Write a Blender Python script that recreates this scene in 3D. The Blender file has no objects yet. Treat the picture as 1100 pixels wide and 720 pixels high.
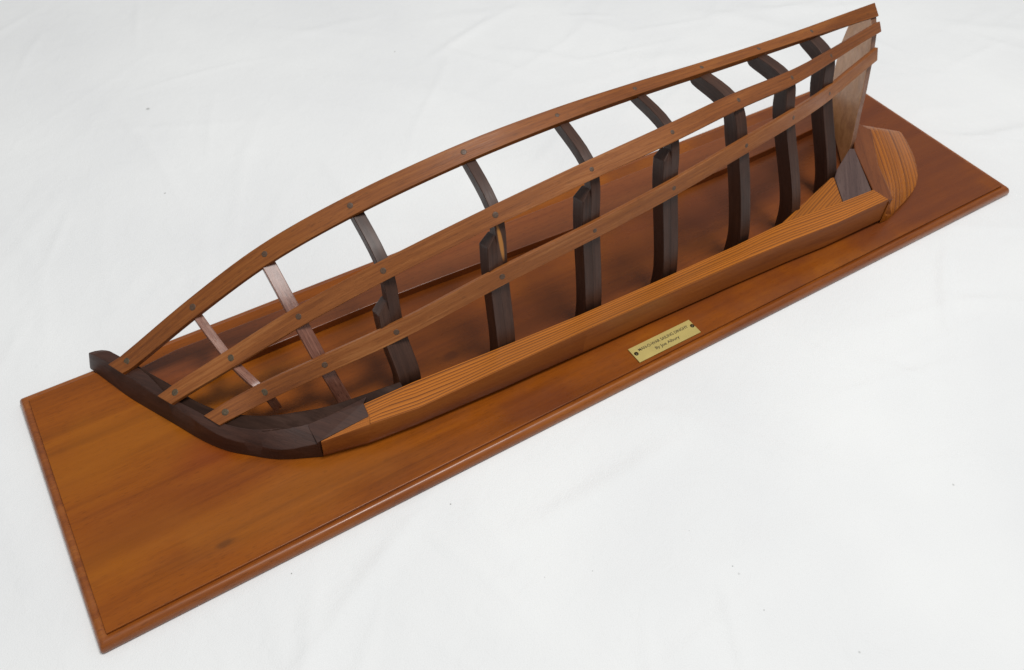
import bpy, math, random
from mathutils import Vector, Matrix, noise
from mathutils.geometry import tessellate_polygon
random.seed(7)
scene = bpy.context.scene
col = scene.collection
V = Vector

# ------------------------------------------------------------------ helpers
def link(name, verts, faces, mat, parent=None, uvs=None, smooth=False, bevel=0.0, seg=2):
    me = bpy.data.meshes.new(name)
    me.from_pydata([tuple(v) for v in verts], [], faces)
    if uvs:
        lay = me.uv_layers.new(name='UVMap')
        for p in me.polygons:
            for li, uv in zip(p.loop_indices, uvs[p.index]):
                lay.data[li].uv = uv
    import bmesh
    bm = bmesh.new(); bm.from_mesh(me)
    bmesh.ops.recalc_face_normals(bm, faces=bm.faces)
    bm.to_mesh(me); bm.free()
    if mat: me.materials.append(mat)
    o = bpy.data.objects.new(name, me)
    col.objects.link(o)
    if parent: o.parent = parent
    if smooth:
        for p in me.polygons: p.use_smooth = True
        if smooth == 'angle': me.set_sharp_from_angle(angle=math.radians(33))
    if bevel:
        b = o.modifiers.new('bevel', 'BEVEL'); b.width = bevel; b.segments = seg
        b.limit_method = 'ANGLE'; b.angle_limit = math.radians(32)
        b.use_clamp_overlap = True
        if hasattr(b, 'harden_normals'): b.harden_normals = bool(smooth)
    return o

def catmull(P, n):
    """smooth curve through P (tuples of any length); n samples per span; returns list of tuples and parameter"""
    out = []
    N = len(P)
    for i in range(N-1):
        p1, p2 = P[i], P[i+1]
        p0 = P[i-1] if i > 0 else tuple(2*a-b for a, b in zip(p1, p2))
        p3 = P[i+2] if i+2 < N else tuple(2*b-a for a, b in zip(p1, p2))
        # centripetal (non uniform) tangents
        def dist(a, b): return max(1e-6, math.sqrt(sum((x-y)**2 for x, y in zip(a[:3], b[:3])))**.5)
        d0, d1, d2 = dist(p0, p1), dist(p1, p2), dist(p2, p3)
        m1 = [ (b-a)/d0 - (c-a)/(d0+d1) + (c-b)/d1 for a, b, c in zip(p0, p1, p2)]
        m2 = [ (c-b)/d1 - (d-b)/(d1+d2) + (d-c)/d2 for b, c, d in zip(p1, p2, p3)]
        m1 = [m*d1 for m in m1]; m2 = [m*d1 for m in m2]
        for k in range(n + (1 if i == N-2 else 0)):
            t = k/n; t2 = t*t; t3 = t2*t
            out.append(tuple((2*t3-3*t2+1)*a + (t3-2*t2+t)*ma + (-2*t3+3*t2)*b + (t3-t2)*mb
                             for a, b, ma, mb in zip(p1, p2, m1, m2)))
    return out

def rings_mesh(name, rings, mat, parent, bevel=.0006, smooth=False, v0=0.0, jitter=0):
    """loft of closed rings (lists of Vectors); uv: u along, v round the perimeter (metres)"""
    n = len(rings[0]); verts = []; faces = []; uvs = []
    for r in rings: verts += r
    u = 0.0; us = [0.0]
    for a, b in zip(rings, rings[1:]):
        u += (sum(b, V((0,0,0)))/n - sum(a, V((0,0,0)))/n).length; us.append(u)
    ref = rings[len(rings)//2]
    vs = [v0]
    for k in range(n): vs.append(vs[-1] + (ref[(k+1) % n]-ref[k]).length)
    for i in range(len(rings)-1):
        for k in range(n):
            a = i*n+k; b = i*n+(k+1) % n; c = (i+1)*n+(k+1) % n; d = (i+1)*n+k
            faces.append((a, b, c, d))
            uvs.append([(us[i]+v0*7, vs[k]), (us[i]+v0*7, vs[k+1]), (us[i+1]+v0*7, vs[k+1]), (us[i+1]+v0*7, vs[k])])
    for i, fl in ((0, True), (len(rings)-1, False)):
        f = [i*n+k for k in range(n)]
        if fl: f = f[::-1]
        faces.append(tuple(f)); uvs.append([(v.x*.02, v.y) for v in [V(verts[q]) for q in f]])
    return link(name, verts, faces, mat, parent, uvs, 'angle', bevel)

def prism(name, poly, z0, z1, mat, parent, bevel=.0006, ztop=None):
    """extruded plan outline; ztop(x,y) optional top height"""
    n = len(poly)
    verts = [V((x, y, z0)) for x, y in poly] + [V((x, y, ztop(x, y) if ztop else z1)) for x, y in poly]
    faces = [tuple(range(n))[::-1], tuple(range(n, 2*n))]
    for k in range(n): faces.append((k, (k+1) % n, n+(k+1) % n, n+k))
    return link(name, verts, faces, mat, parent, None, False, bevel)

# ------------------------------------------------------------------ materials
def lin(r, g, b):
    f = lambda c: (c/255/12.92) if c/255 <= .04045 else ((c/255+.055)/1.055)**2.4
    return (f(r), f(g), f(b), 1)

def nt_new(name):
    m = bpy.data.materials.new(name); m.use_nodes = True
    nt = m.node_tree
    return m, nt, nt.nodes['Principled BSDF']

def wood(name, dark, mid, light, uv=False, rot=0.0, grain=170, along=5, figure=.5, pores=.35, rough=.42,
         coat=.25, seed=0.0, bump=.25, knots_and_tones=None, sap=None, spec=.35, big=1.0):
    m, nt, bs = nt_new(name)
    N = nt.nodes; L = nt.links
    tc = N.new('ShaderNodeTexCoord')
    mp0 = N.new('ShaderNodeMapping'); mp0.inputs['Rotation'].default_value = (0, 0, rot)
    mp0.inputs['Location'].default_value = (seed, seed*.37, seed*.11)
    L.new(tc.outputs['UV' if uv else 'Object'], mp0.inputs['Vector'])
    def nz(scale, detail=5, rough_=.55, dist=0.0):
        mp = N.new('ShaderNodeMapping'); mp.inputs['Scale'].default_value = scale
        L.new(mp0.outputs[0], mp.inputs['Vector'])
        t = N.new('ShaderNodeTexNoise'); t.inputs['Scale'].default_value = 1
        t.inputs['Detail'].default_value = detail; t.inputs['Roughness'].default_value = rough_
        t.inputs['Distortion'].default_value = dist
        L.new(mp.outputs[0], t.inputs['Vector']); return t.outputs['Fac']
    def mathn(op, a, b, clamp=False):
        t = N.new('ShaderNodeMath'); t.operation = op; t.use_clamp = clamp
        for i, x in enumerate((a, b)):
            if isinstance(x, (int, float)): t.inputs[i].default_value = x
            else: L.new(x, t.inputs[i])
        return t.outputs[0]
    g = nz((along, grain, grain), 6, .6, .6)
    g2 = nz((along*5, grain*4, grain*4), 3, .6)
    fg = nz((2.6*big, 15*big, 15*big), 3, .5, 1.2)
    s = mathn('ADD', mathn('MULTIPLY', g, .55), mathn('ADD', mathn('MULTIPLY', g2, .2), mathn('MULTIPLY', fg, figure)))
    s = mathn('DIVIDE', s, .75+figure)
    cr = N.new('ShaderNodeValToRGB')
    e = cr.color_ramp.elements
    e[0].position = .36; e[0].color = dark; e[1].position = .64; e[1].color = light
    k = e.new(.5); k.color = mid
    L.new(s, cr.inputs[0])
    out = cr.outputs[0]
    def mix(fac, a, b, mode='MIX'):
        t = N.new('ShaderNodeMix'); t.data_type = 'RGBA'; t.blend_type = mode
        if isinstance(fac, (int, float)): t.inputs[0].default_value = fac
        else: L.new(fac, t.inputs[0])
        for i, x in ((6, a), (7, b)):
            if isinstance(x, tuple): t.inputs[i].default_value = x
            else: L.new(x, t.inputs[i])
        return t.outputs[2]
    if pores:
        p = nz((140, 1500, 1500), 1, .4)
        pr = N.new('ShaderNodeMapRange'); pr.inputs[1].default_value = .60; pr.inputs[2].default_value = .70
        L.new(p, pr.inputs[0])
        out = mix(mathn('MULTIPLY', pr.outputs[0], pores), out, tuple(c*.35 for c in dark[:3])+(1,))
    if knots_and_tones:
        sep = N.new('ShaderNodeVectorMath')
        for (x, y, r, st, sx, colr) in knots_and_tones:
            mp = N.new('ShaderNodeMapping'); mp.vector_type = 'POINT'
            mp.inputs['Location'].default_value = (-x*sx/r, -y/r, 0); mp.inputs['Scale'].default_value = (sx/r, 1/r, 0)
            wob = N.new('ShaderNodeTexNoise'); wob.inputs['Scale'].default_value = 90 if r < .02 else 18
            wob.inputs['Detail'].default_value = 3
            L.new(tc.outputs['Object'], wob.inputs['Vector'])
            L.new(tc.outputs['Object'], mp.inputs['Vector'])
            ln = N.new('ShaderNodeVectorMath'); ln.operation = 'LENGTH'; L.new(mp.outputs[0], ln.inputs[0])
            d = mathn('ADD', ln.outputs['Value'], mathn('MULTIPLY', mathn('SUBTRACT', wob.outputs['Fac'], .5), 1.3))
            mr = N.new('ShaderNodeMapRange'); mr.interpolation_type = 'SMOOTHSTEP'
            mr.inputs[1].default_value = 1.0; mr.inputs[2].default_value = .25
            mr.inputs[3].default_value = 0; mr.inputs[4].default_value = st
            L.new(d, mr.inputs[0])
            out = mix(mr.outputs[0], out, colr)
    if sap:
        (x, y, z, rx, ry, rz, colr) = sap
        mp = N.new('ShaderNodeMapping')
        mp.inputs['Location'].default_value = (-x/rx, -y/ry, -z/rz); mp.inputs['Scale'].default_value = (1/rx, 1/ry, 1/rz)
        L.new(tc.outputs['Object'], mp.inputs['Vector'])
        ln = N.new('ShaderNodeVectorMath'); ln.operation = 'LENGTH'; L.new(mp.outputs[0], ln.inputs[0])
        mr = N.new('ShaderNodeMapRange'); mr.inputs[1].default_value = 1.1; mr.inputs[2].default_value = .7
        L.new(ln.outputs['Value'], mr.inputs[0])
        out = mix(mr.outputs[0], out, colr)
    L.new(out, bs.inputs['Base Color'])
    # roughness variation
    rv = nz((25, 60, 60), 3, .6)
    rr = N.new('ShaderNodeMapRange'); rr.inputs[1].default_value = .3; rr.inputs[2].default_value = .7
    rr.inputs[3].default_value = max(.05, rough-.08); rr.inputs[4].default_value = rough+.12
    L.new(rv, rr.inputs[0]); L.new(rr.outputs[0], bs.inputs['Roughness'])
    bs.inputs['Specular IOR Level'].default_value = spec
    bs.inputs['Coat Weight'].default_value = coat; bs.inputs['Coat Roughness'].default_value = .22
    if bump:
        b = N.new('ShaderNodeBump'); b.inputs['Strength'].default_value = bump; b.inputs['Distance'].default_value = .0006
        bb = mathn('ADD', g2, mathn('MULTIPLY', g, .7))
        L.new(bb, b.inputs['Height']); L.new(b.outputs[0], bs.inputs['Normal'])
    return m

def pine(name, rot=0.0, seed=0.0, dark=lin(118, 58, 20), light=lin(184, 106, 34), period=.0021, rough=.4, coat=.25, stretch=1.0, sharp=.45, uv=False, warp=2.4):
    m, nt, bs = nt_new(name)
    N = nt.nodes; L = nt.links
    tc = N.new('ShaderNodeTexCoord')
    mp = N.new('ShaderNodeMapping'); mp.inputs['Rotation'].default_value = (0, 0, rot)
    mp.inputs['Location'].default_value = (seed, seed*.013, 0)
    L.new(tc.outputs['UV' if uv else 'Object'], mp.inputs['Vector'])
    # gentle warp so the rings are never quite parallel
    mw = N.new('ShaderNodeMapping'); mw.inputs['Scale'].default_value = (2.4, 110, 20); L.new(mp.outputs[0], mw.inputs['Vector'])
    nw = N.new('ShaderNodeTexNoise'); nw.inputs['Scale'].default_value = 1; nw.inputs['Detail'].default_value = 2
    L.new(mw.outputs[0], nw.inputs['Vector'])
    sx = N.new('ShaderNodeSeparateXYZ'); L.new(mp.outputs[0], sx.inputs[0])
    def M(op, a, b):
        t = N.new('ShaderNodeMath'); t.operation = op
        for i, x in enumerate((a, b)):
            if isinstance(x, (int, float)): t.inputs[i].default_value = x
            else: L.new(x, t.inputs[i])
        return t.outputs[0]
    yy = M('ADD', sx.outputs['Y'], M('MULTIPLY', nw.outputs['Fac'], period*warp))
    yy = M('ADD', yy, M('MULTIPLY', sx.outputs['Z'], .12))
    fr = M('FRACT', M('DIVIDE', yy, period), 0)
    cr = N.new('ShaderNodeValToRGB'); e = cr.color_ramp.elements
    e[0].position = 0; e[0].color = light; e[1].position = 1; e[1].color = dark
    mid = tuple((a*.55+b*.45) for a, b in zip(light, dark))
    k = e.new(sharp); k.color = tuple(c*.92 for c in light[:3])+(1,)
    k = e.new(.8); k.color = mid
    k = e.new(.93); k.color = dark
    k = e.new(.985); k.color = tuple(c*.9 for c in dark[:3])+(1,)
    L.new(fr, cr.inputs[0])
    ms = N.new('ShaderNodeMapping'); ms.inputs['Scale'].default_value = (9, 700, 200); L.new(mp.outputs[0], ms.inputs['Vector'])
    ns = N.new('ShaderNodeTexNoise'); ns.inputs['Scale'].default_value = 1; ns.inputs['Detail'].default_value = 4
    L.new(ms.outputs[0], ns.inputs['Vector'])
    # broad early-wood tone shifts
    mb = N.new('ShaderNodeMapping'); mb.inputs['Scale'].default_value = (5, 190, 60); L.new(mp.outputs[0], mb.inputs['Vector'])
    nb = N.new('ShaderNodeTexNoise'); nb.inputs['Scale'].default_value = 1; nb.inputs['Detail'].default_value = 3
    L.new(mb.outputs[0], nb.inputs['Vector'])
    hs = N.new('ShaderNodeHueSaturation')
    L.new(M('ADD', M('MULTIPLY', ns.outputs['Fac'], .5), M('ADD', M('MULTIPLY', nb.outputs['Fac'], .8), .35)), hs.inputs['Value'])
    L.new(cr.outputs[0], hs.inputs['Color'])
    L.new(hs.outputs[0], bs.inputs['Base Color'])
    bs.inputs['Specular IOR Level'].default_value = .3
    bs.inputs['Roughness'].default_value = rough
    bs.inputs['Coat Weight'].default_value = coat; bs.inputs['Coat Roughness'].default_value = .3
    b = N.new('ShaderNodeBump'); b.inputs['Strength'].default_value = .25; b.inputs['Distance'].default_value = .0005
    L.new(ns.outputs['Fac'], b.inputs['Height']); L.new(b.outputs[0], bs.inputs['Normal'])
    return m

BOARD_TONES = [(.06, .15, .05, .4, .35, lin(156, 92, 12)), (.03, .06, .03, .5, .35, lin(156, 90, 14)),
      (.0944, .0294, .004, .8, .5, lin(70, 34, 14)), (.3064, .0956, .006, .55, .5, lin(70, 34, 14)),
      (.116, .104, .030, .45, .7, lin(124, 50, 14)), (.07, .072, .030, .38, .22, lin(108, 48, 14)),
      (.150, .040, .035, .25, .25, lin(170, 105, 35)), (.34, .018, .02, .35, .5, lin(96, 42, 20)),
      (.62, .012, .018, .35, .6, lin(92, 42, 26)),
      (.80, .12, .22, .72, .62, lin(98, 50, 30)), (.47, .12, .16, .42, .6, lin(102, 50, 26)), (.30, .13, .10, .35, .6, lin(112, 56, 24))]  # broad darker, redder-brown tones over the middle and right of the board
M_board = wood('board_mahogany', lin(106, 52, 10), lin(138, 72, 12), lin(154, 86, 16), along=4, grain=90, figure=.9,
               spec=.22, pores=.32, rough=.30, coat=.12, knots_and_tones=BOARD_TONES, bump=.12)
M_edge = wood('edge_mahogany', lin(108, 52, 14), lin(136, 72, 20), lin(156, 90, 30), along=5, grain=120, figure=.5, rough=.34, coat=.3, seed=3.1, bump=.15,
              knots_and_tones=[(.2286, -.002, .004, .6, .8, lin(84, 40, 22))])
M_rail = wood('rail_mahogany', lin(104, 54, 18), lin(134, 76, 28), lin(154, 96, 42), uv=True, along=14, grain=420, figure=.6, rough=.45, coat=.08, seed=.7)
M_railL = wood('stringer_mahogany', lin(106, 56, 22), lin(138, 80, 34), lin(166, 108, 58), uv=True, along=14, grain=420, figure=.65, rough=.5, coat=.06, seed=5.2, pores=.3)
M_stem = wood('dark_walnut', lin(44, 25, 18), lin(60, 35, 26), lin(76, 47, 36), along=9, grain=160, rot=.9, figure=.4, rough=.46, coat=.12, seed=1.3, pores=.3)
M_apron = wood('polished_walnut', lin(38, 25, 20), lin(52, 35, 28), lin(70, 50, 42), along=9, grain=110, rot=.9, figure=.4, rough=.6, coat=0, spec=.08, seed=1.9, pores=.2, bump=.25)
M_frame = wood('frame_walnut', lin(44, 26, 18), lin(60, 37, 27), lin(76, 50, 38), uv=True, along=9, grain=300, figure=.5, rough=.46, coat=.06, seed=2.3)
M_sap = wood('frame_walnut_with_sapwood', lin(44, 26, 18), lin(60, 37, 27), lin(76, 50, 38), uv=True, along=9, grain=300, figure=.5, rough=.46, coat=.06, seed=2.9,
             sap=(.3482, .083, .113, .0019, .02, .015, lin(168, 112, 52)))
M_cant = wood('cant_frame_mahogany', lin(98, 58, 44), lin(130, 86, 70), lin(162, 122, 104), uv=True, along=30, grain=420, figure=.5, rough=.34, coat=.3, seed=4.4, pores=.6, bump=.7)
M_tran = wood('transom_maple', lin(166, 112, 66), lin(194, 140, 90), lin(210, 158, 108), along=5, grain=90, rot=1.2, figure=.4, rough=.45, coat=.15, seed=6.1, pores=.15)
M_tranedge = wood('transom_edge_wood', lin(104, 70, 50), lin(126, 88, 66), lin(142, 102, 80), along=60, grain=90, figure=.4, rough=.5, coat=.05, seed=6.6, pores=.15)
M_clamp = wood('deck_mahogany', lin(96, 46, 14), lin(118, 58, 18), lin(132, 70, 26), along=4, grain=130, figure=.7, rough=.38, coat=.3, seed=8.8, bump=.12)
M_post = wood('post_mahogany', lin(92, 46, 18), lin(110, 58, 24), lin(124, 68, 30), along=6, grain=160, rot=-.9, figure=.4, rough=.42, coat=.2, seed=9.3)
M_knee = wood('knee_walnut', lin(66, 48, 46), lin(84, 64, 60), lin(100, 80, 74), along=6, grain=160, rot=-.8, figure=.4, rough=.45, coat=.2, seed=10.2)
M_pine = pine('edge_grain_pine', uv=True, period=.0021, warp=2.0, dark=lin(74, 30, 8), light=lin(176, 102, 26))
M_keelside = wood('flat_grain_pine', lin(118, 62, 22), lin(146, 82, 30), lin(162, 96, 38), along=4, grain=110, figure=.5, rough=.42, coat=.12, seed=12.4, bump=.12, pores=.1)
M_pine2 = pine('deadwood_pine', rot=-.33, seed=.31, period=.0026, light=lin(166, 96, 22), dark=lin(96, 46, 12))
M_rud = pine('rudder_pine', rot=-.96, seed=.77, period=.0052, dark=lin(108, 52, 12), light=lin(162, 92, 14), sharp=.3, coat=.08)

def plain(name, c, rough=.5, metal=0.0, nscale=300, var=.25, bump=0.0):
    m, nt, bs = nt_new(name); N = nt.nodes; L = nt.links
    tc = N.new('ShaderNodeTexCoord'); t = N.new('ShaderNodeTexNoise'); t.inputs['Scale'].default_value = nscale
    t.inputs['Detail'].default_value = 4
    L.new(tc.outputs['Object'], t.inputs['Vector'])
    cr = N.new('ShaderNodeValToRGB'); e = cr.color_ramp.elements
    e[0].position = .3; e[0].color = tuple(x*(1-var) for x in c[:3])+(1,); e[1].position = .7; e[1].color = tuple(min(1, x*(1+var)) for x in c[:3])+(1,)
    L.new(t.outputs['Fac'], cr.inputs[0]); L.new(cr.outputs[0], bs.inputs['Base Color'])
    bs.inputs['Roughness'].default_value = rough; bs.inputs['Metallic'].default_value = metal
    if bump:
        b = N.new('ShaderNodeBump'); b.inputs['Strength'].default_value = bump; b.inputs['Distance'].default_value = .0003
        L.new(t.outputs['Fac'], b.inputs['Height']); L.new(b.outputs[0], bs.inputs['Normal'])
    return m
M_peg = plain('dowel_end_grain', lin(84, 62, 46), .5, 0, 900, .35, .4)
M_nail = plain('weathered_nail', lin(92, 78, 60), .42, .35, 900, .35, .4)
M_brass = plain('satin_brass', lin(190, 172, 104), .45, .25, 60, .07)
M_screw = plain('dark_screw', lin(66, 56, 34), .4, .6, 500, .3)
M_ink = plain('engraved_ink', lin(72, 60, 34), .6)

# ------------------------------------------------------------------ the model: one thing
root = bpy.data.objects.new('boat_frame_model', None); col.objects.link(root)
root.empty_display_size = .05
root['label'] = 'wooden half model of an open boat frame mounted on a varnished board with brass plaque'
root['category'] = 'ship model'

# base board with moulded edge ------------------------------------------------
BL, BW = .9, .2312
prof = [(.0078, 0), (.0077, -.0022), (.0068, -.0021), (.0055, -.0013), (.0040, -.0014), (.0022, -.0027), (.0010, -.0046), (.0004, -.0068), (.0004, -.0086), (.0012, -.0096)]
def rectloop(d, z, r):
    pts = []
    for cx, cy, a0 in ((BL-d-r, BW-d-r, 0), (d+r, BW-d-r, 90), (d+r, d+r, 180), (BL-d-r, d+r, 270)):
        for k in range(5):
            a = math.radians(a0+k*22.5); pts.append(V((cx+r*math.cos(a), cy+r*math.sin(a), z)))
    return pts
rr = [.0004, .0004, .0005, .0006, .0009, .0013, .0018, .002, .002, .002]
loops = [rectloop(d, z, r) for (d, z), r in zip(prof, rr)]
n = len(loops[0]); vs = [p for l in loops[1:] for p in l]; fs = []
for i in range(len(loops)-2):
    for k in range(n): fs.append((i*n+k, i*n+(k+1) % n, (i+1)*n+(k+1) % n, (i+1)*n+k))
fs.append(tuple(range((len(loops)-2)*n, (len(loops)-1)*n)))
edge = link('moulded_edge', vs, fs, M_edge, None, smooth=True)
vs = loops[0] + [p + V((0, 0, 0)) for p in rectloop(.0077, -.0030, .0004)]
fs = [tuple(range(n))] + [(k, (k+1) % n, n+(k+1) % n, n+k) for k in range(n)]
board = link('base_board', vs, fs, M_board, root, bevel=.0004)
edge.parent = board

# keel -------------------------------------------------------------------------
# stations: x, base y, side crease z, near-top (x,y,z), far-top (x,y,z)
KEEL = [
 ((.1797, .0573), .0088, (.1802, .0588, .0190), (.1806, .0597, .0190)),
 ((.2124, .0500), .0084, (.2160, .0520, .0235), (.2189, .0581, .0245)),
 ((.2128, .0499), .0084, (.2164, .0519, .0235), (.2200, .0700, .0247)),
 ((.2519, .0465), .0060, (.2528, .0455, .0255), (.2600, .0685, .0262)),
 ((.3287, .0428), .0052, (.3288, .0430, .0290), (.3360, .0620, .0290)),
 ((.4000, .0412), .0040, (.4030, .0420, .0298), (.4060, .0580, .0300)),
 ((.4716, .0398), .0032, (.4740, .0402, .0298), (.4783, .0566, .0300)),
 ((.5600, .0376), .0028, (.5640, .0378, .0298), (.5700, .0558, .0300)),
 ((.6200, .0352), .0028, (.6220, .0350, .0300), (.6271, .0569, .0300)),
 ((.6690, .0322), .0030, (.6700, .0316, .0300), (.6974, .0503, .0300)),
 ((.7535, .0306), .0050, (.7370, .0312, .0300), (.7356, .0480, .0300))]
rings = []
for (bx, by), cz, nt_, ft in KEEL:
    rings.append([V((bx, by+.0026, 0)), V((bx, by, cz)), V(nt_), V(ft), V((ft[0], ft[1], 0))])
keel = rings_mesh('keel', rings, M_keelside, root, bevel=.0005)
keel.data.materials.append(M_pine)
for p_ in keel.data.polygons:
    if p_.normal.z > .8 or p_.index >= (len(rings)-1)*5: p_.material_index = 1

# stem ---------------------------------------------------------------------------
SB = [(.0577, .2254), (.065, .207), (.0743, .1845), (.0833, .1668), (.0966, .1412), (.1095, .1163), (.1213, .0996), (.1345, .087), (.1507, .0735), (.1795, .0590)]
SE = [(.0627, .225, .018), (.0718, .2088, .018), (.0812, .1873, .018), (.0898, .1667, .018), (.1017, .1424, .018), (.1123, .1184, .017), (.1234, .1003, .0145), (.1383, .0868, .012), (.1541, .0722, .0118), (.1790, .0602, .0165)]
SI = [(.0749, .2193, .021), (.081, .208, .021), (.0871, .1947, .021), (.0932, .1795, .021), (.0999, .1539, .021), (.1104, .1347, .021), (.1227, .1136, .021), (.1414, .0938, .021), (.1600, .0845, .021), (.1850, .0770, .0215)]
rings = []
dense = lambda A: catmull(A, 3)
for b, e, i in zip(dense(SB), dense(SE), dense(SI)):
    e = V(e); i = V(i); b = V((b[0], b[1], 0))
    top2 = e.lerp(i, .5) + V((0, 0, .0007))
    rings.append([b, e, top2, i, V((i.x+.001, i.y, 0))])
# rounded head: extra shrinking rings past the first one
r0 = rings[0]; dirv = (r0[1]-rings[2][1]).normalized(); dirv.z = 0
cap1 = [p + dirv*.004 + V((0, 0, -.0012 if p.z > .001 else 0)) for p in r0]
c = sum(cap1, V((0,0,0)))/5
cap1 = [c + (p-c)*V((1,1,1)).x*.97 for p in cap1]
cap2 = [c + (p-c)*.84 + dirv*.0034 for p in cap1]
cap3 = [c + (p-c)*.58 + dirv*.0052 for p in cap1]
for rg in (cap1, cap2, cap3): rg[0].z = 0; rg[4].z = 0
stem = rings_mesh('stem', [cap3, cap2, cap1]+rings, M_stem, root, bevel=.0010)
# dark inner end of the stem scarfed against the pine keel
heel = prism('stem', [(.1776, .0602), (.1806, .0602), (.2185, .0585), (.2196, .0695), (.2240, .0735), (.2098, .0742), (.1881, .0757), (.1775, .0770)], 0, .0235, M_stem, root,
      ztop=lambda x, y: .0188+(x-.1785)*.135+ (.002 if y > .066 else 0), bevel=.0005)
heel.name = 'stem'
heel.modifiers['bevel'].width = .0002
# apron inside the stem (rabbeted inner piece), from the head round to the third frame
AO = SI[2:] + [(.2098, .0738, .024), (.2216, .0735, .025), (.2521, .0690, .0265)]
AF = [(.0891, .1974, .018), (.0950, .1850, .018), (.1038, .1686, .018), (.1136, .1455, .019), (.1200, .1340, .0195), (.1330, .1165, .021), (.1560, .0985, .023), (.1800, .0880, .0245), (.1950, .0820, .026), (.2150, .0785, .0262), (.2521, .0750, .0255)]
AO = [(.0860, .1938, .0175), (.0932, .1795, .0175), (.0999, .1539, .0178), (.1104, .1347, .0180), (.1227, .1136, .0185), (.1414, .0938, .020), (.1600, .0845, .0205), (.1850, .0765, .0215), (.1990, .0745, .023), (.2150, .0735, .0240), (.2521, .0690, .0245)]
rings = []
for o_, f_ in zip(dense(AO), dense(AF)):
    o_ = V(o_); f_ = V(f_); m1 = o_.lerp(f_, .25)+V((0, 0, .0012)); m2 = o_.lerp(f_, .75)+V((0, 0, .0014))
    o_ = o_ - (f_-o_).normalized()*.0022
    rings.append([V((o_.x, o_.y, 0)), o_, m1, m2, f_-V((0, 0, .0012)), V((f_.x, f_.y, 0))])
rings_mesh('apron', rings, M_apron, root, bevel=.0006)

# deadwood, knee, post, rudder -----------------------------------------------------
prism('deadwood', [(.6271, .0573), (.6975, .0507), (.7170, .0806), (.7130, .0812), (.6700, .0690)], 0, .0297, M_pine2, root, bevel=.0004)
prism('stern_knee', [(.6985, .0508), (.7340, .0487), (.7683, .1029), (.7643, .1052), (.7290, .0880), (.7178, .0803)], 0, .0292, M_knee, root, bevel=.0005)
prism('sternpost', [(.7372, .0320), (.7363, .0485), (.7683, .1023), (.7930, .1285), (.8040, .1330), (.8085, .1178), (.7996, .1069), (.7701, .0724), (.7445, .0312)], 0, .0285, M_post, root, bevel=.0010)
RT = [(.7450, .0305), (.7477, .0297), (.7647, .0335), (.7873, .0398), (.8072, .0478), (.8244, .0597), (.8431, .0802), (.8558, .0999), (.8630, .1130), (.8645, .1195), (.8500, .1290), (.8310, .1345)]
RLd = [(.7430, .0300), (.7460, .0330), (.7560, .0470), (.7650, .0590), (.7750, .0730), (.7850, .0850), (.7950, .0970), (.8020, .1060), (.8070, .1130), (.8110, .1190), (.8125, .1240), (.8130, .1290)]
rings = []
for a, b in zip(catmull(RLd, 2), catmull(RT, 2)):
    a = V((a[0]-.0045, a[1], 0)); b = V((b[0], b[1], 0))
    w = (b-a).length; k = min(1, w/.02)
    rings.append([a.copy(), a+V((0, 0, .0265)), a.lerp(b, .3)+V((0, 0, .0225*k+.006*(1-k))), a.lerp(b, .75)+V((0, 0, .0115*k+.006*(1-k))), b+V((0, 0, .0048)), b.copy()])
rings_mesh('rudder', rings, M_rud, root, bevel=.0012)

# deck plank lying on the board on the far side ---------------------------------------
DN = [(.1010, .1700), (.1300, .1718), (.1800, .1730), (.2365, .1732), (.3034, .1730), (.376, .1703), (.4712, .1660), (.56, .1635), (.6369, .1622), (.7000, .1632), (.7621, .1653), (.8250, .1690)]
dn = catmull(DN, 4)
poly = [(x, y) for x, y in dn] + [(.842, .2040), (.6, .2030), (.3, .2045), (.12, .2080), (.0905, .2040), (.0900, .1970)]
prism('deck_plank', poly, 0, .0072, M_clamp, root, bevel=.0006)

# frames ----------------------------------------------------------------------------
TH = .0038     # stringer thickness
def sweep_frame(name, P, half, depth, mat, xoff=0.0, t0=0.0, t1=1.0, taper=1.0, parent=root, bevel=.0007, v0=0.0, chamfer=False, n=6):
    """P: (x,y,z) outboard points from keel to sheer, already inside the stringers"""
    C = [V(p) for p in catmull(P, n)]
    a = int(round(t0*(len(C)-1))); b = int(round(t1*(len(C)-1)))
    rings = []
    for i in range(a, b+1):
        T = (C[min(i+1, len(C)-1)] - C[max(i-1, 0)]).normalized()
        nrm = V((0, -T.z, T.y)).normalized()
        k = i/(len(C)-1); d = depth*(1+(taper-1)*max(0, (k-.45)/.55)); h = half
        X = V((1, 0, 0)); c = C[i] + X*xoff
        if chamfer and i == b:
            xl = xoff*.0 - (h/.62)*.12 - xoff   # left side runs in to meet the upper timber
            c2 = c - nrm*depth*.16; d = d*.80
            rings.append([c2 + X*xl, c2 + X*h, c2 + X*h - nrm*d, c2 + X*xl - nrm*d])
        else:
            rings.append([c - X*h, c + X*h, c + X*h - nrm*d, c - X*h - nrm*d])
    return rings_mesh(name, rings, mat, parent, bevel, v0=v0)

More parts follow.
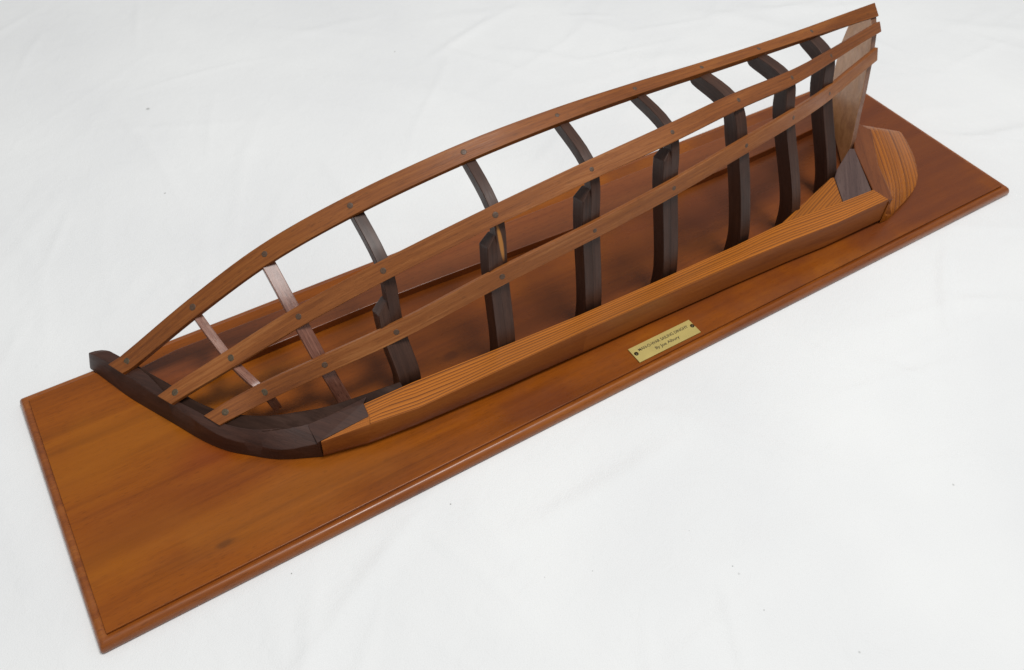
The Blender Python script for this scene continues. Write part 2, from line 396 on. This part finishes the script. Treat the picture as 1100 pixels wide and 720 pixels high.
# outer stringer surface points at every frame: sheer, middle, lower
SH = [(.0830, .1985, .0250), (.1405, .188, .064), (.1990, .175, .1010), (.2650, .1632, .1276), (.3520, .148, .1526), (.4316, .1440, .1596), (.5048, .1430, .1599), (.5756, .1445, .1562), (.6446, .1490, .1505), (.715, .1540, .1447)]
MD = [(.1048, .1500, .0260), (.1495, .1430, .0457), (.2020, .130, .0740), (.2650, .114, .1030), (.3480, .0960, .1330), (.4281, .0915, .1455), (.5015, .0900, .1530), (.5770, .0990, .1510), (.6440, .1060, .1465), (.7154, .1262, .1347)]
LW = [(.1302, .1137, .0262), (.1603, .1100, .0340), (.2060, .102, .0455), (.2610, .092, .0599), (.3430, .0768, .0895), (.4240, .0740, .1005), (.4990, .0738, .1110), (.5765, .0785, .1200), (.6415, .0905, .1170), (.7150, .1145, .1028)]
BS = [None, (.1668, .1120, .006), (.2133, .0905, .006), (.2610, .0740, .0), (.3410, .0620, .0), (.4235, .0610, .0), (.5025, .0600, .0), (.5870, .0600, .0), (.6515, .0612, .0), (.7215, .0800, .0)]
BK = [None, None, None, (.2610, .0740, .028), (.3405, .0630, .030), (.4228, .0612, .030), (.5015, .0600, .031), (.5845, .0602, .034), (.6500, .0645, .036), (.7195, .0870, .030)]
def inward(p, sdir, d):
    nrm = V((0, -sdir[1], sdir[0])).normalized()
    q = V(p) - nrm*d; return tuple(q)
FR = {}
for i in range(1, 10):
    L_, M_, S_ = V(LW[i]), V(MD[i]), V(SH[i])
    b_ = V(BK[i] or BS[i])
    sl = (M_-b_); sm = (S_-L_); ss = (S_-M_)
    P = [BS[i]]
    if BK[i]: P.append(BK[i])
    P += [inward(L_, (sl.y, sl.z), TH), inward(M_, (sm.y, sm.z), TH), inward(S_, (ss.y, ss.z), TH)]
    # carry on a little past the sheer
    e = V(P[-1]); d = (e-V(P[-2])).normalized()
    P.append(tuple(e+d*.004))
    FR[i] = P
for i in (1, 2):
    h = .0034 if i == 1 else .0052
    sweep_frame('cant_frame', FR[i], h, .0055, M_cant, v0=i*.13)
half = {3: .0084, 4: .0076, 5: .0076, 6: .0072}
for i in (3, 4, 5, 6):
    h = half[i]
    up = sweep_frame('frame', FR[i], h*.56, .0100, M_sap if i == 4 else M_frame, xoff=h*.44, taper=.85, v0=i*.17)
    lower = sweep_frame('floor_timber', [tuple(V(p)+V((0, .0003, .0003))) for p in FR[i]], h*.62, .0135, M_frame, xoff=-h*.5, t1=.50 if i == 3 else .535, v0=i*.23, parent=up, chamfer=True)
for i in (7, 8, 9):
    sweep_frame('frame', FR[i], {7: .0056, 8: .0052, 9: .0064}[i], .0155, M_frame, xoff=.0015 if i == 9 else 0.0, taper=.62, v0=i*.19)

# transom --------------------------------------------------------------------------
# coordinates in the raked transom plane: (y, z) -> x
tx = lambda y: .713 + .72*(y-.03)
TO = [(.1030, .001), (.1085, .029), (.118, .052), (.125, .075), (.1370, .103), (.1475, .120), (.1620, .1285), (.170, .1255), (.2041, .094), (.2075, .070), (.2020, .040), (.1980, .0075)]
nrm = V((.72, -1, 0)).normalized()  # plane normal has no z part: x = k*y
nx = V((1, -.72, 0)).normalized()
F = [V((tx(y), y, z)) for y, z in TO]
B = [p + V((.0105, .0032, 0)) for p in F]
nF = len(F)
transom = link('transom', F+B, [tuple(range(nF)), tuple(range(nF, 2*nF))[::-1]] + [(k, (k+1) % nF, nF+(k+1) % nF, nF+k) for k in range(nF)], M_tran, root, bevel=.0008)
transom.data.materials.append(M_tranedge)
for p_ in transom.data.polygons:
    if p_.index > 1: p_.material_index = 1  # rim faces take a duller, browner tone than the broad faces

# stringers ------------------------------------------------------------------------
def strip(name, P, S, W, mat, v0, thick=TH, skew=.008):
    """P outer-surface centre points, S across directions, W widths"""
    D = catmull([tuple(p)+tuple(s)+(w,) for p, s, w in zip(P, S, W)], 8)
    pts = [V(d[:3]) for d in D]; ss = [V(d[3:6]) for d in D]; ws = [d[6] for d in D]
    for _ in range(40):     # fair the twist along the batten
        ss = [ss[0]] + [(ss[q-1]+ss[q]*2+ss[q+1])/4 for q in range(1, len(ss)-1)] + [ss[-1]]
        w0 = ws; ws = [w0[0]] + [(w0[q-1]+w0[q]*2+w0[q+1])/4 for q in range(1, len(w0)-1)] + [w0[-1]]
    rings = []; frames = []
    for i, p in enumerate(pts):
        T = (pts[min(i+1, len(pts)-1)]-pts[max(i-1, 0)]).normalized()
        s = (ss[i] - T*ss[i].dot(T)).normalized()
        nr = T.cross(s)
        if nr.z - nr.y < 0: nr = -nr
        w = ws[i]/2
        e1 = p+s*w; e0 = p-s*w
        if i == 0: e1 = e1 - T*skew
        rings.append([e0, e1, e1-nr*thick, e0-nr*thick]); frames.append((p, T, s, nr))
    o = rings_mesh(name, rings, mat, root, bevel=.0005, v0=v0)
    return o, frames
def peg(parent, fr, r, mat, name='peg', along=0.0, across=0.0):
    p, T, s, nr = fr
    c = p + T*along + s*across; n = 14
    vs = []
    for rad, h in ((r, -.001), (r, .00005), (r*.86, .00014), (r*.3, .00012)):
        for k in range(n):
            a = 2*math.pi*k/n; vs.append(c + T*(rad*math.cos(a)) + s*(rad*math.sin(a)) + nr*h)
    fs = [(i*n+k, i*n+(k+1) % n, (i+1)*n+(k+1) % n, (i+1)*n+k) for i in range(3) for k in range(n)] + [tuple(range(3*n, 4*n))]
    return link(name, vs, fs, mat, parent, smooth=True)

SH_e = [(.0768, .1993, .0222)] + SH + [(.7627, .1600, .1387), (.8175, .1655, .1331)]
MD_e = [(.0992, .1508, .0232)] + MD + [(.7600, .1370, .1310), (.8065, .1478, .1270)]
LW_e = [(.1228, .1148, .0232)] + LW + [(.7550, .1250, .1040), (.8010, .1368, .1055)]
def acr(i, which):
    if i <= 1: return {0: (-.38, .92, 0), 1: (-.25, .97, 0), 2: (-.5, .86, 0)}[which]
    j = i-1
    if j >= 10:
        return {0: (0, .70, .70), 1: (0, .55, .83), 2: (0, .30, .95)}[which]
    L_, M_, S_ = V(LW[j]), V(MD[j]), V(SH[j]); b_ = V(BK[j] or BS[j])
    d = {0: (S_-M_), 1: ((S_-M_).normalized()+(M_-L_).normalized()), 2: ((M_-L_).normalized()+(L_-b_).normalized())}[which]
    d.x = 0; return tuple(d.normalized())
WF = {0: [.92, .93, .97, 1, 1, .98, .93, .84, .77, .73, .70, .74, .86],
      1: [.92, .93, .98, 1, 1, 1, 1, 1.03, .95, .88, .74, .68, .68],
      2: [.92, .93, .98, 1, 1, 1, 1, 1, .97, .92, .95, .92, .90]}
for nm, P, which, W, mat, v0 in (('sheer_rail', SH_e, 0, .0153, M_rail, .11), ('stringer', MD_e, 1, .0142, M_railL, .37), ('stringer', LW_e, 2, .0142, M_railL, .61)):
    S = [acr(i, which) for i in range(len(P))]
    ws = [W*k for k in WF[which]]
    o, frs = strip(nm, P, S, ws, mat, v0, thick=.0047 if which == 0 else TH)
    for i in range(1, len(P)-2):
        peg(o, frs[i*8], .0027 if i < 3 else (.0023 if i < 6 else .0018), M_nail if i <= 2 and which > 0 or i == 1 else M_peg, 'nail' if (i <= 2 and which > 0 or i == 1) else 'peg')

# brass plaque ------------------------------------------------------------------------
px0, px1, py0, py1 = .4357, .5005, .0106, .0266
pl = prism('nameplate', [(px0, py0), (px1, py0), (px1, py1), (px0, py1)], .0001, .0012, M_brass, root, bevel=.0002)
for sx_, sy_ in ((.4388, .0192), (.4985, .0196)):
    vs = []; n = 16
    for rad, h in ((.0019, .0011), (.0019, .0014), (.0014, .0019), (.0005, .0021)):
        for k in range(n):
            a = 2*math.pi*k/n; vs.append(V((sx_+rad*math.cos(a), sy_+rad*math.sin(a), h)))
    fs = [(i*n+k, i*n+(k+1) % n, (i+1)*n+(k+1) % n, (i+1)*n+k) for i in range(3) for k in range(n)] + [tuple(range(3*n, 4*n))]
    sc = link('screw', vs, fs, M_screw, pl, smooth=True)
def text(body, size, x, y, w):
    cu = bpy.data.curves.new('lettering', 'FONT'); cu.body = body; cu.size = size; cu.align_x = 'CENTER'; cu.align_y = 'CENTER'
    cu.extrude = .00004; cu.offset = .00006
    tmp = bpy.data.objects.new('tmp', cu); col.objects.link(tmp)
    bpy.context.view_layer.update()
    me = bpy.data.meshes.new_from_object(tmp.evaluated_get(bpy.context.evaluated_depsgraph_get()))
    bpy.data.objects.remove(tmp)
    xs = [v.co.x for v in me.vertices]; k = w/(max(xs)-min(xs))
    for v in me.vertices: v.co = V((x+(v.co.x)*k, y+v.co.y, .00125+v.co.z))
    me.materials.clear(); me.materials.append(M_ink)
    o = bpy.data.objects.new('lettering', me); col.objects.link(o); o.parent = pl
text('MAN-O-WAR SAILING DINGHY', .0040, .4685, .0212, .0520)
text('By Joe Albury', .0040, .4685, .0157, .0250)

# ------------------------------------------------------------------ white sheet
def smooth01(a, b, x):
    t = max(0, min(1, (x-a)/(b-a))); return t*t*(3-2*t)
ZS = -.0099
# long soft creases: (x0,y0,x1,y1,width,height)
CR = []
rnd = random.Random(11)
def add_crease(x, y, ang, ln, w, h): CR.append((x, y, math.cos(ang), math.sin(ang), ln, w, h))
add_crease(.163, -.058, math.radians(65), .13, .0011, .0007)
add_crease(.40, -.30, math.radians(65), .2, .002, .0005)
for _ in range(420):
    x = rnd.uniform(-.2, 1.5); y = rnd.uniform(-.5, 1.2)
    big = rnd.random()
    add_crease(x, y, rnd.gauss(math.radians(-22 if x > .4 else 55), .6), rnd.uniform(.04, .20), rnd.uniform(.0026, .008)*(.8+big), rnd.uniform(.0005, .0018)*(1 if big < .8 else 1.4)*(1 if x > .45 or y < 0 else .6))
ZS = -.0099
def spaced(a, b, lo, hi, n_in, n_out):
    left = [a+(lo-a)*(1-(1-k/n_out)**1.6) for k in range(n_out)]
    mid = [lo+(hi-lo)*k/n_in for k in range(n_in)]
    right = [hi+(b-hi)*(k/n_out)**1.6 for k in range(n_out+1)]
    return left+mid+right
xs_ = spaced(-.7, 3.0, -.15, 1.35, 440, 26); ys_ = spaced(-1.0, 3.0, -.36, .95, 400, 26)
NX, NY = len(xs_), len(ys_)
H = [0.0]*(NX*NY); K = [0.0]*(NX*NY)
for j, y in enumerate(ys_):
    for i, x in enumerate(xs_):
        dx = max(-x, 0, x-BL); dy = max(-y, 0, y-BW); d = math.hypot(dx, dy)
        k = smooth01(0, .05, d); K[j*NX+i] = k if d > 0 else -1
        z = (.5+noise.noise(V((x*2.2, y*2.2, 0))))*.004*smooth01(0, .25, d) + noise.fractal(V((x*9, y*9, 3)), .8, 2.1, 3)*.0007*k
        z += .10*smooth01(.62, 1.9, x*.43+y*.9)**1.2       # the sheet climbs gently far behind
        H[j*NX+i] = z
from bisect import bisect_left
for cx, cy, ca, sa, ln, w_, h_ in CR:
    ex = abs(ca)*ln+abs(sa)*w_*4+.015; ey = abs(sa)*ln+abs(ca)*w_*4+.015
    for j in range(bisect_left(ys_, cy-ey), bisect_left(ys_, cy+ey)):
        for i in range(bisect_left(xs_, cx-ex), bisect_left(xs_, cx+ex)):
            x = xs_[i]; y = ys_[j]
            u = (x-cx)*ca+(y-cy)*sa
            if abs(u) >= ln: continue
            vv = -(x-cx)*sa+(y-cy)*ca + .012*math.sin(u*17+cx*40)*min(1, ln*5)
            if abs(vv) < w_*3.5: H[j*NX+i] += h_*math.exp(-(vv/w_)**2)*(1-(u/ln)**2)**2*(.25+.75*max(0, K[j*NX+i]))
vs = [(xs_[i], ys_[j], ZS + (0 if K[j*NX+i] < 0 else max(-.0008, H[j*NX+i]))) for j in range(NY) for i in range(NX)]
fs = [(j*NX+i, j*NX+i+1, j*NX+NX+i+1, j*NX+NX+i) for j in range(NY-1) for i in range(NX-1)]
m, nt, bs = nt_new('white_cotton'); N = nt.nodes; L = nt.links
tc = N.new('ShaderNodeTexCoord')
spk = [(0.2005, 0.561, .0022, .5), (0.1734, 0.4186, .0011, .6), (0.1239, -0.0094, .0006, .8), (0.2427, -0.0186, .0007, .7), (0.2694, -0.1017, .0004, .5), (0.3847, -0.1628, .0006, .6), (0.3849, -0.1693, .0010, .3), (0.3818, -0.1979, .0006, .5), (0.573, -0.1987, .0010, .35), (0.4808, 0.5369, .0010, .5), (0.4154, -0.2516, .0009, .35), (0.3771, -0.1256, .0004, .4), (.3, -.115, .0005, .4)]
cur = lin(237, 238, 237)
last = None
tint = N.new('ShaderNodeTexNoise'); tint.inputs['Scale'].default_value = 5; tint.inputs['Detail'].default_value = 4
L.new(tc.outputs['Object'], tint.inputs['Vector'])
cr = N.new('ShaderNodeValToRGB'); e = cr.color_ramp.elements
e[0].position = .3; e[0].color = lin(228, 230, 232); e[1].position = .7; e[1].color = lin(236, 238, 239)
L.new(tint.outputs['Fac'], cr.inputs[0]); last = cr.outputs[0]
for x, y, r, st in spk:
    mp = N.new('ShaderNodeMapping'); mp.inputs['Location'].default_value = (-x/r, -y/r, 0); mp.inputs['Scale'].default_value = (1/r, 1/r, 0)
    L.new(tc.outputs['Object'], mp.inputs['Vector'])
    wob = N.new('ShaderNodeTexNoise'); wob.inputs['Scale'].default_value = 700; L.new(tc.outputs['Object'], wob.inputs['Vector'])
    ln = N.new('ShaderNodeVectorMath'); ln.operation = 'LENGTH'; L.new(mp.outputs[0], ln.inputs[0])
    ad = N.new('ShaderNodeMath'); ad.operation = 'ADD'; L.new(ln.outputs['Value'], ad.inputs[0]); L.new(wob.outputs['Fac'], ad.inputs[1])
    mr = N.new('ShaderNodeMapRange'); mr.inputs[1].default_value = 1.7; mr.inputs[2].default_value = .8; mr.inputs[3].default_value = 0; mr.inputs[4].default_value = st
    L.new(ad.outputs[0], mr.inputs[0])
    mx = N.new('ShaderNodeMix'); mx.data_type = 'RGBA'; L.new(mr.outputs[0], mx.inputs[0]); L.new(last, mx.inputs[6]); mx.inputs[7].default_value = lin(90, 92, 84)
    last = mx.outputs[2]
L.new(last, bs.inputs['Base Color']); bs.inputs['Roughness'].default_value = .95
bs.inputs['Specular IOR Level'].default_value = .15
bs.inputs['Sheen Weight'].default_value = .1
# weave and fine crumple
wv = N.new('ShaderNodeTexNoise'); wv.inputs['Scale'].default_value = 55; wv.inputs['Detail'].default_value = 6; wv.inputs['Distortion'].default_value = .6
L.new(tc.outputs['Object'], wv.inputs['Vector'])
th = N.new('ShaderNodeTexNoise'); th.inputs['Scale'].default_value = 900
L.new(tc.outputs['Object'], th.inputs['Vector'])
ad = N.new('ShaderNodeMath'); ad.operation = 'MULTIPLY_ADD'; L.new(th.outputs['Fac'], ad.inputs[0]); ad.inputs[1].default_value = .3; L.new(wv.outputs['Fac'], ad.inputs[2])
b = N.new('ShaderNodeBump'); b.inputs['Strength'].default_value = .4; b.inputs['Distance'].default_value = .0024
L.new(ad.outputs[0], b.inputs['Height']); L.new(b.outputs[0], bs.inputs['Normal'])
sheet = link('white_sheet', vs, fs, m, smooth=True)
sheet['kind'] = 'structure'

# ------------------------------------------------------------------ light
def area(name, loc, target, sx, sy, power, colr=(1, 1, 1)):
    l = bpy.data.lights.new(name, 'AREA'); l.shape = 'RECTANGLE'; l.size = sx; l.size_y = sy; l.energy = power; l.color = colr
    o = bpy.data.objects.new(name, l); col.objects.link(o); o.location = loc
    o.rotation_euler = (V(target)-V(loc)).to_track_quat('-Z', 'Y').to_euler(); return o
area('ceiling_lamp', (.66, -.22, 2.25), (.45, .1, 0), .80, .40, 37.5, (1, .985, .96))
w = bpy.data.worlds.new('World'); scene.world = w; w.use_nodes = True
wn = w.node_tree; g_tc = wn.nodes.new('ShaderNodeTexCoord'); g_s = wn.nodes.new('ShaderNodeSeparateXYZ'); g_r = wn.nodes.new('ShaderNodeValToRGB')
wn.links.new(g_tc.outputs['Generated'], g_s.inputs[0]); wn.links.new(g_s.outputs['Z'], g_r.inputs[0])
g_r.color_ramp.elements[0].position = 0; g_r.color_ramp.elements[0].color = (.42, .41, .40, 1)   # walls of the room
g_r.color_ramp.elements[1].position = .75; g_r.color_ramp.elements[1].color = (1.0, 1.0, .99, 1) # pale ceiling
wn.links.new(g_r.outputs[0], wn.nodes['Background'].inputs[0])
w.node_tree.nodes['Background'].inputs[1].default_value = .42

# ------------------------------------------------------------------ camera
cd = bpy.data.cameras.new('camera'); cam = bpy.data.objects.new('camera', cd); col.objects.link(cam)
cam.location = (.09523438, -.30783737, .54952632)
cam.rotation_euler = (.71610986, -.02871476, -.55907189)
cd.sensor_fit = 'HORIZONTAL'; cd.sensor_width = 36; cd.lens = 36*939.71/1100
cd.clip_start = .01; cd.clip_end = 50
cd.dof.use_dof = True; cd.dof.focus_distance = .66; cd.dof.aperture_fstop = 13
scene.camera = cam
scene.view_settings.view_transform = 'Standard'; scene.view_settings.look = 'None'
scene.view_settings.exposure = 0; scene.view_settings.gamma = 1
scene.cycles.max_bounces = 8
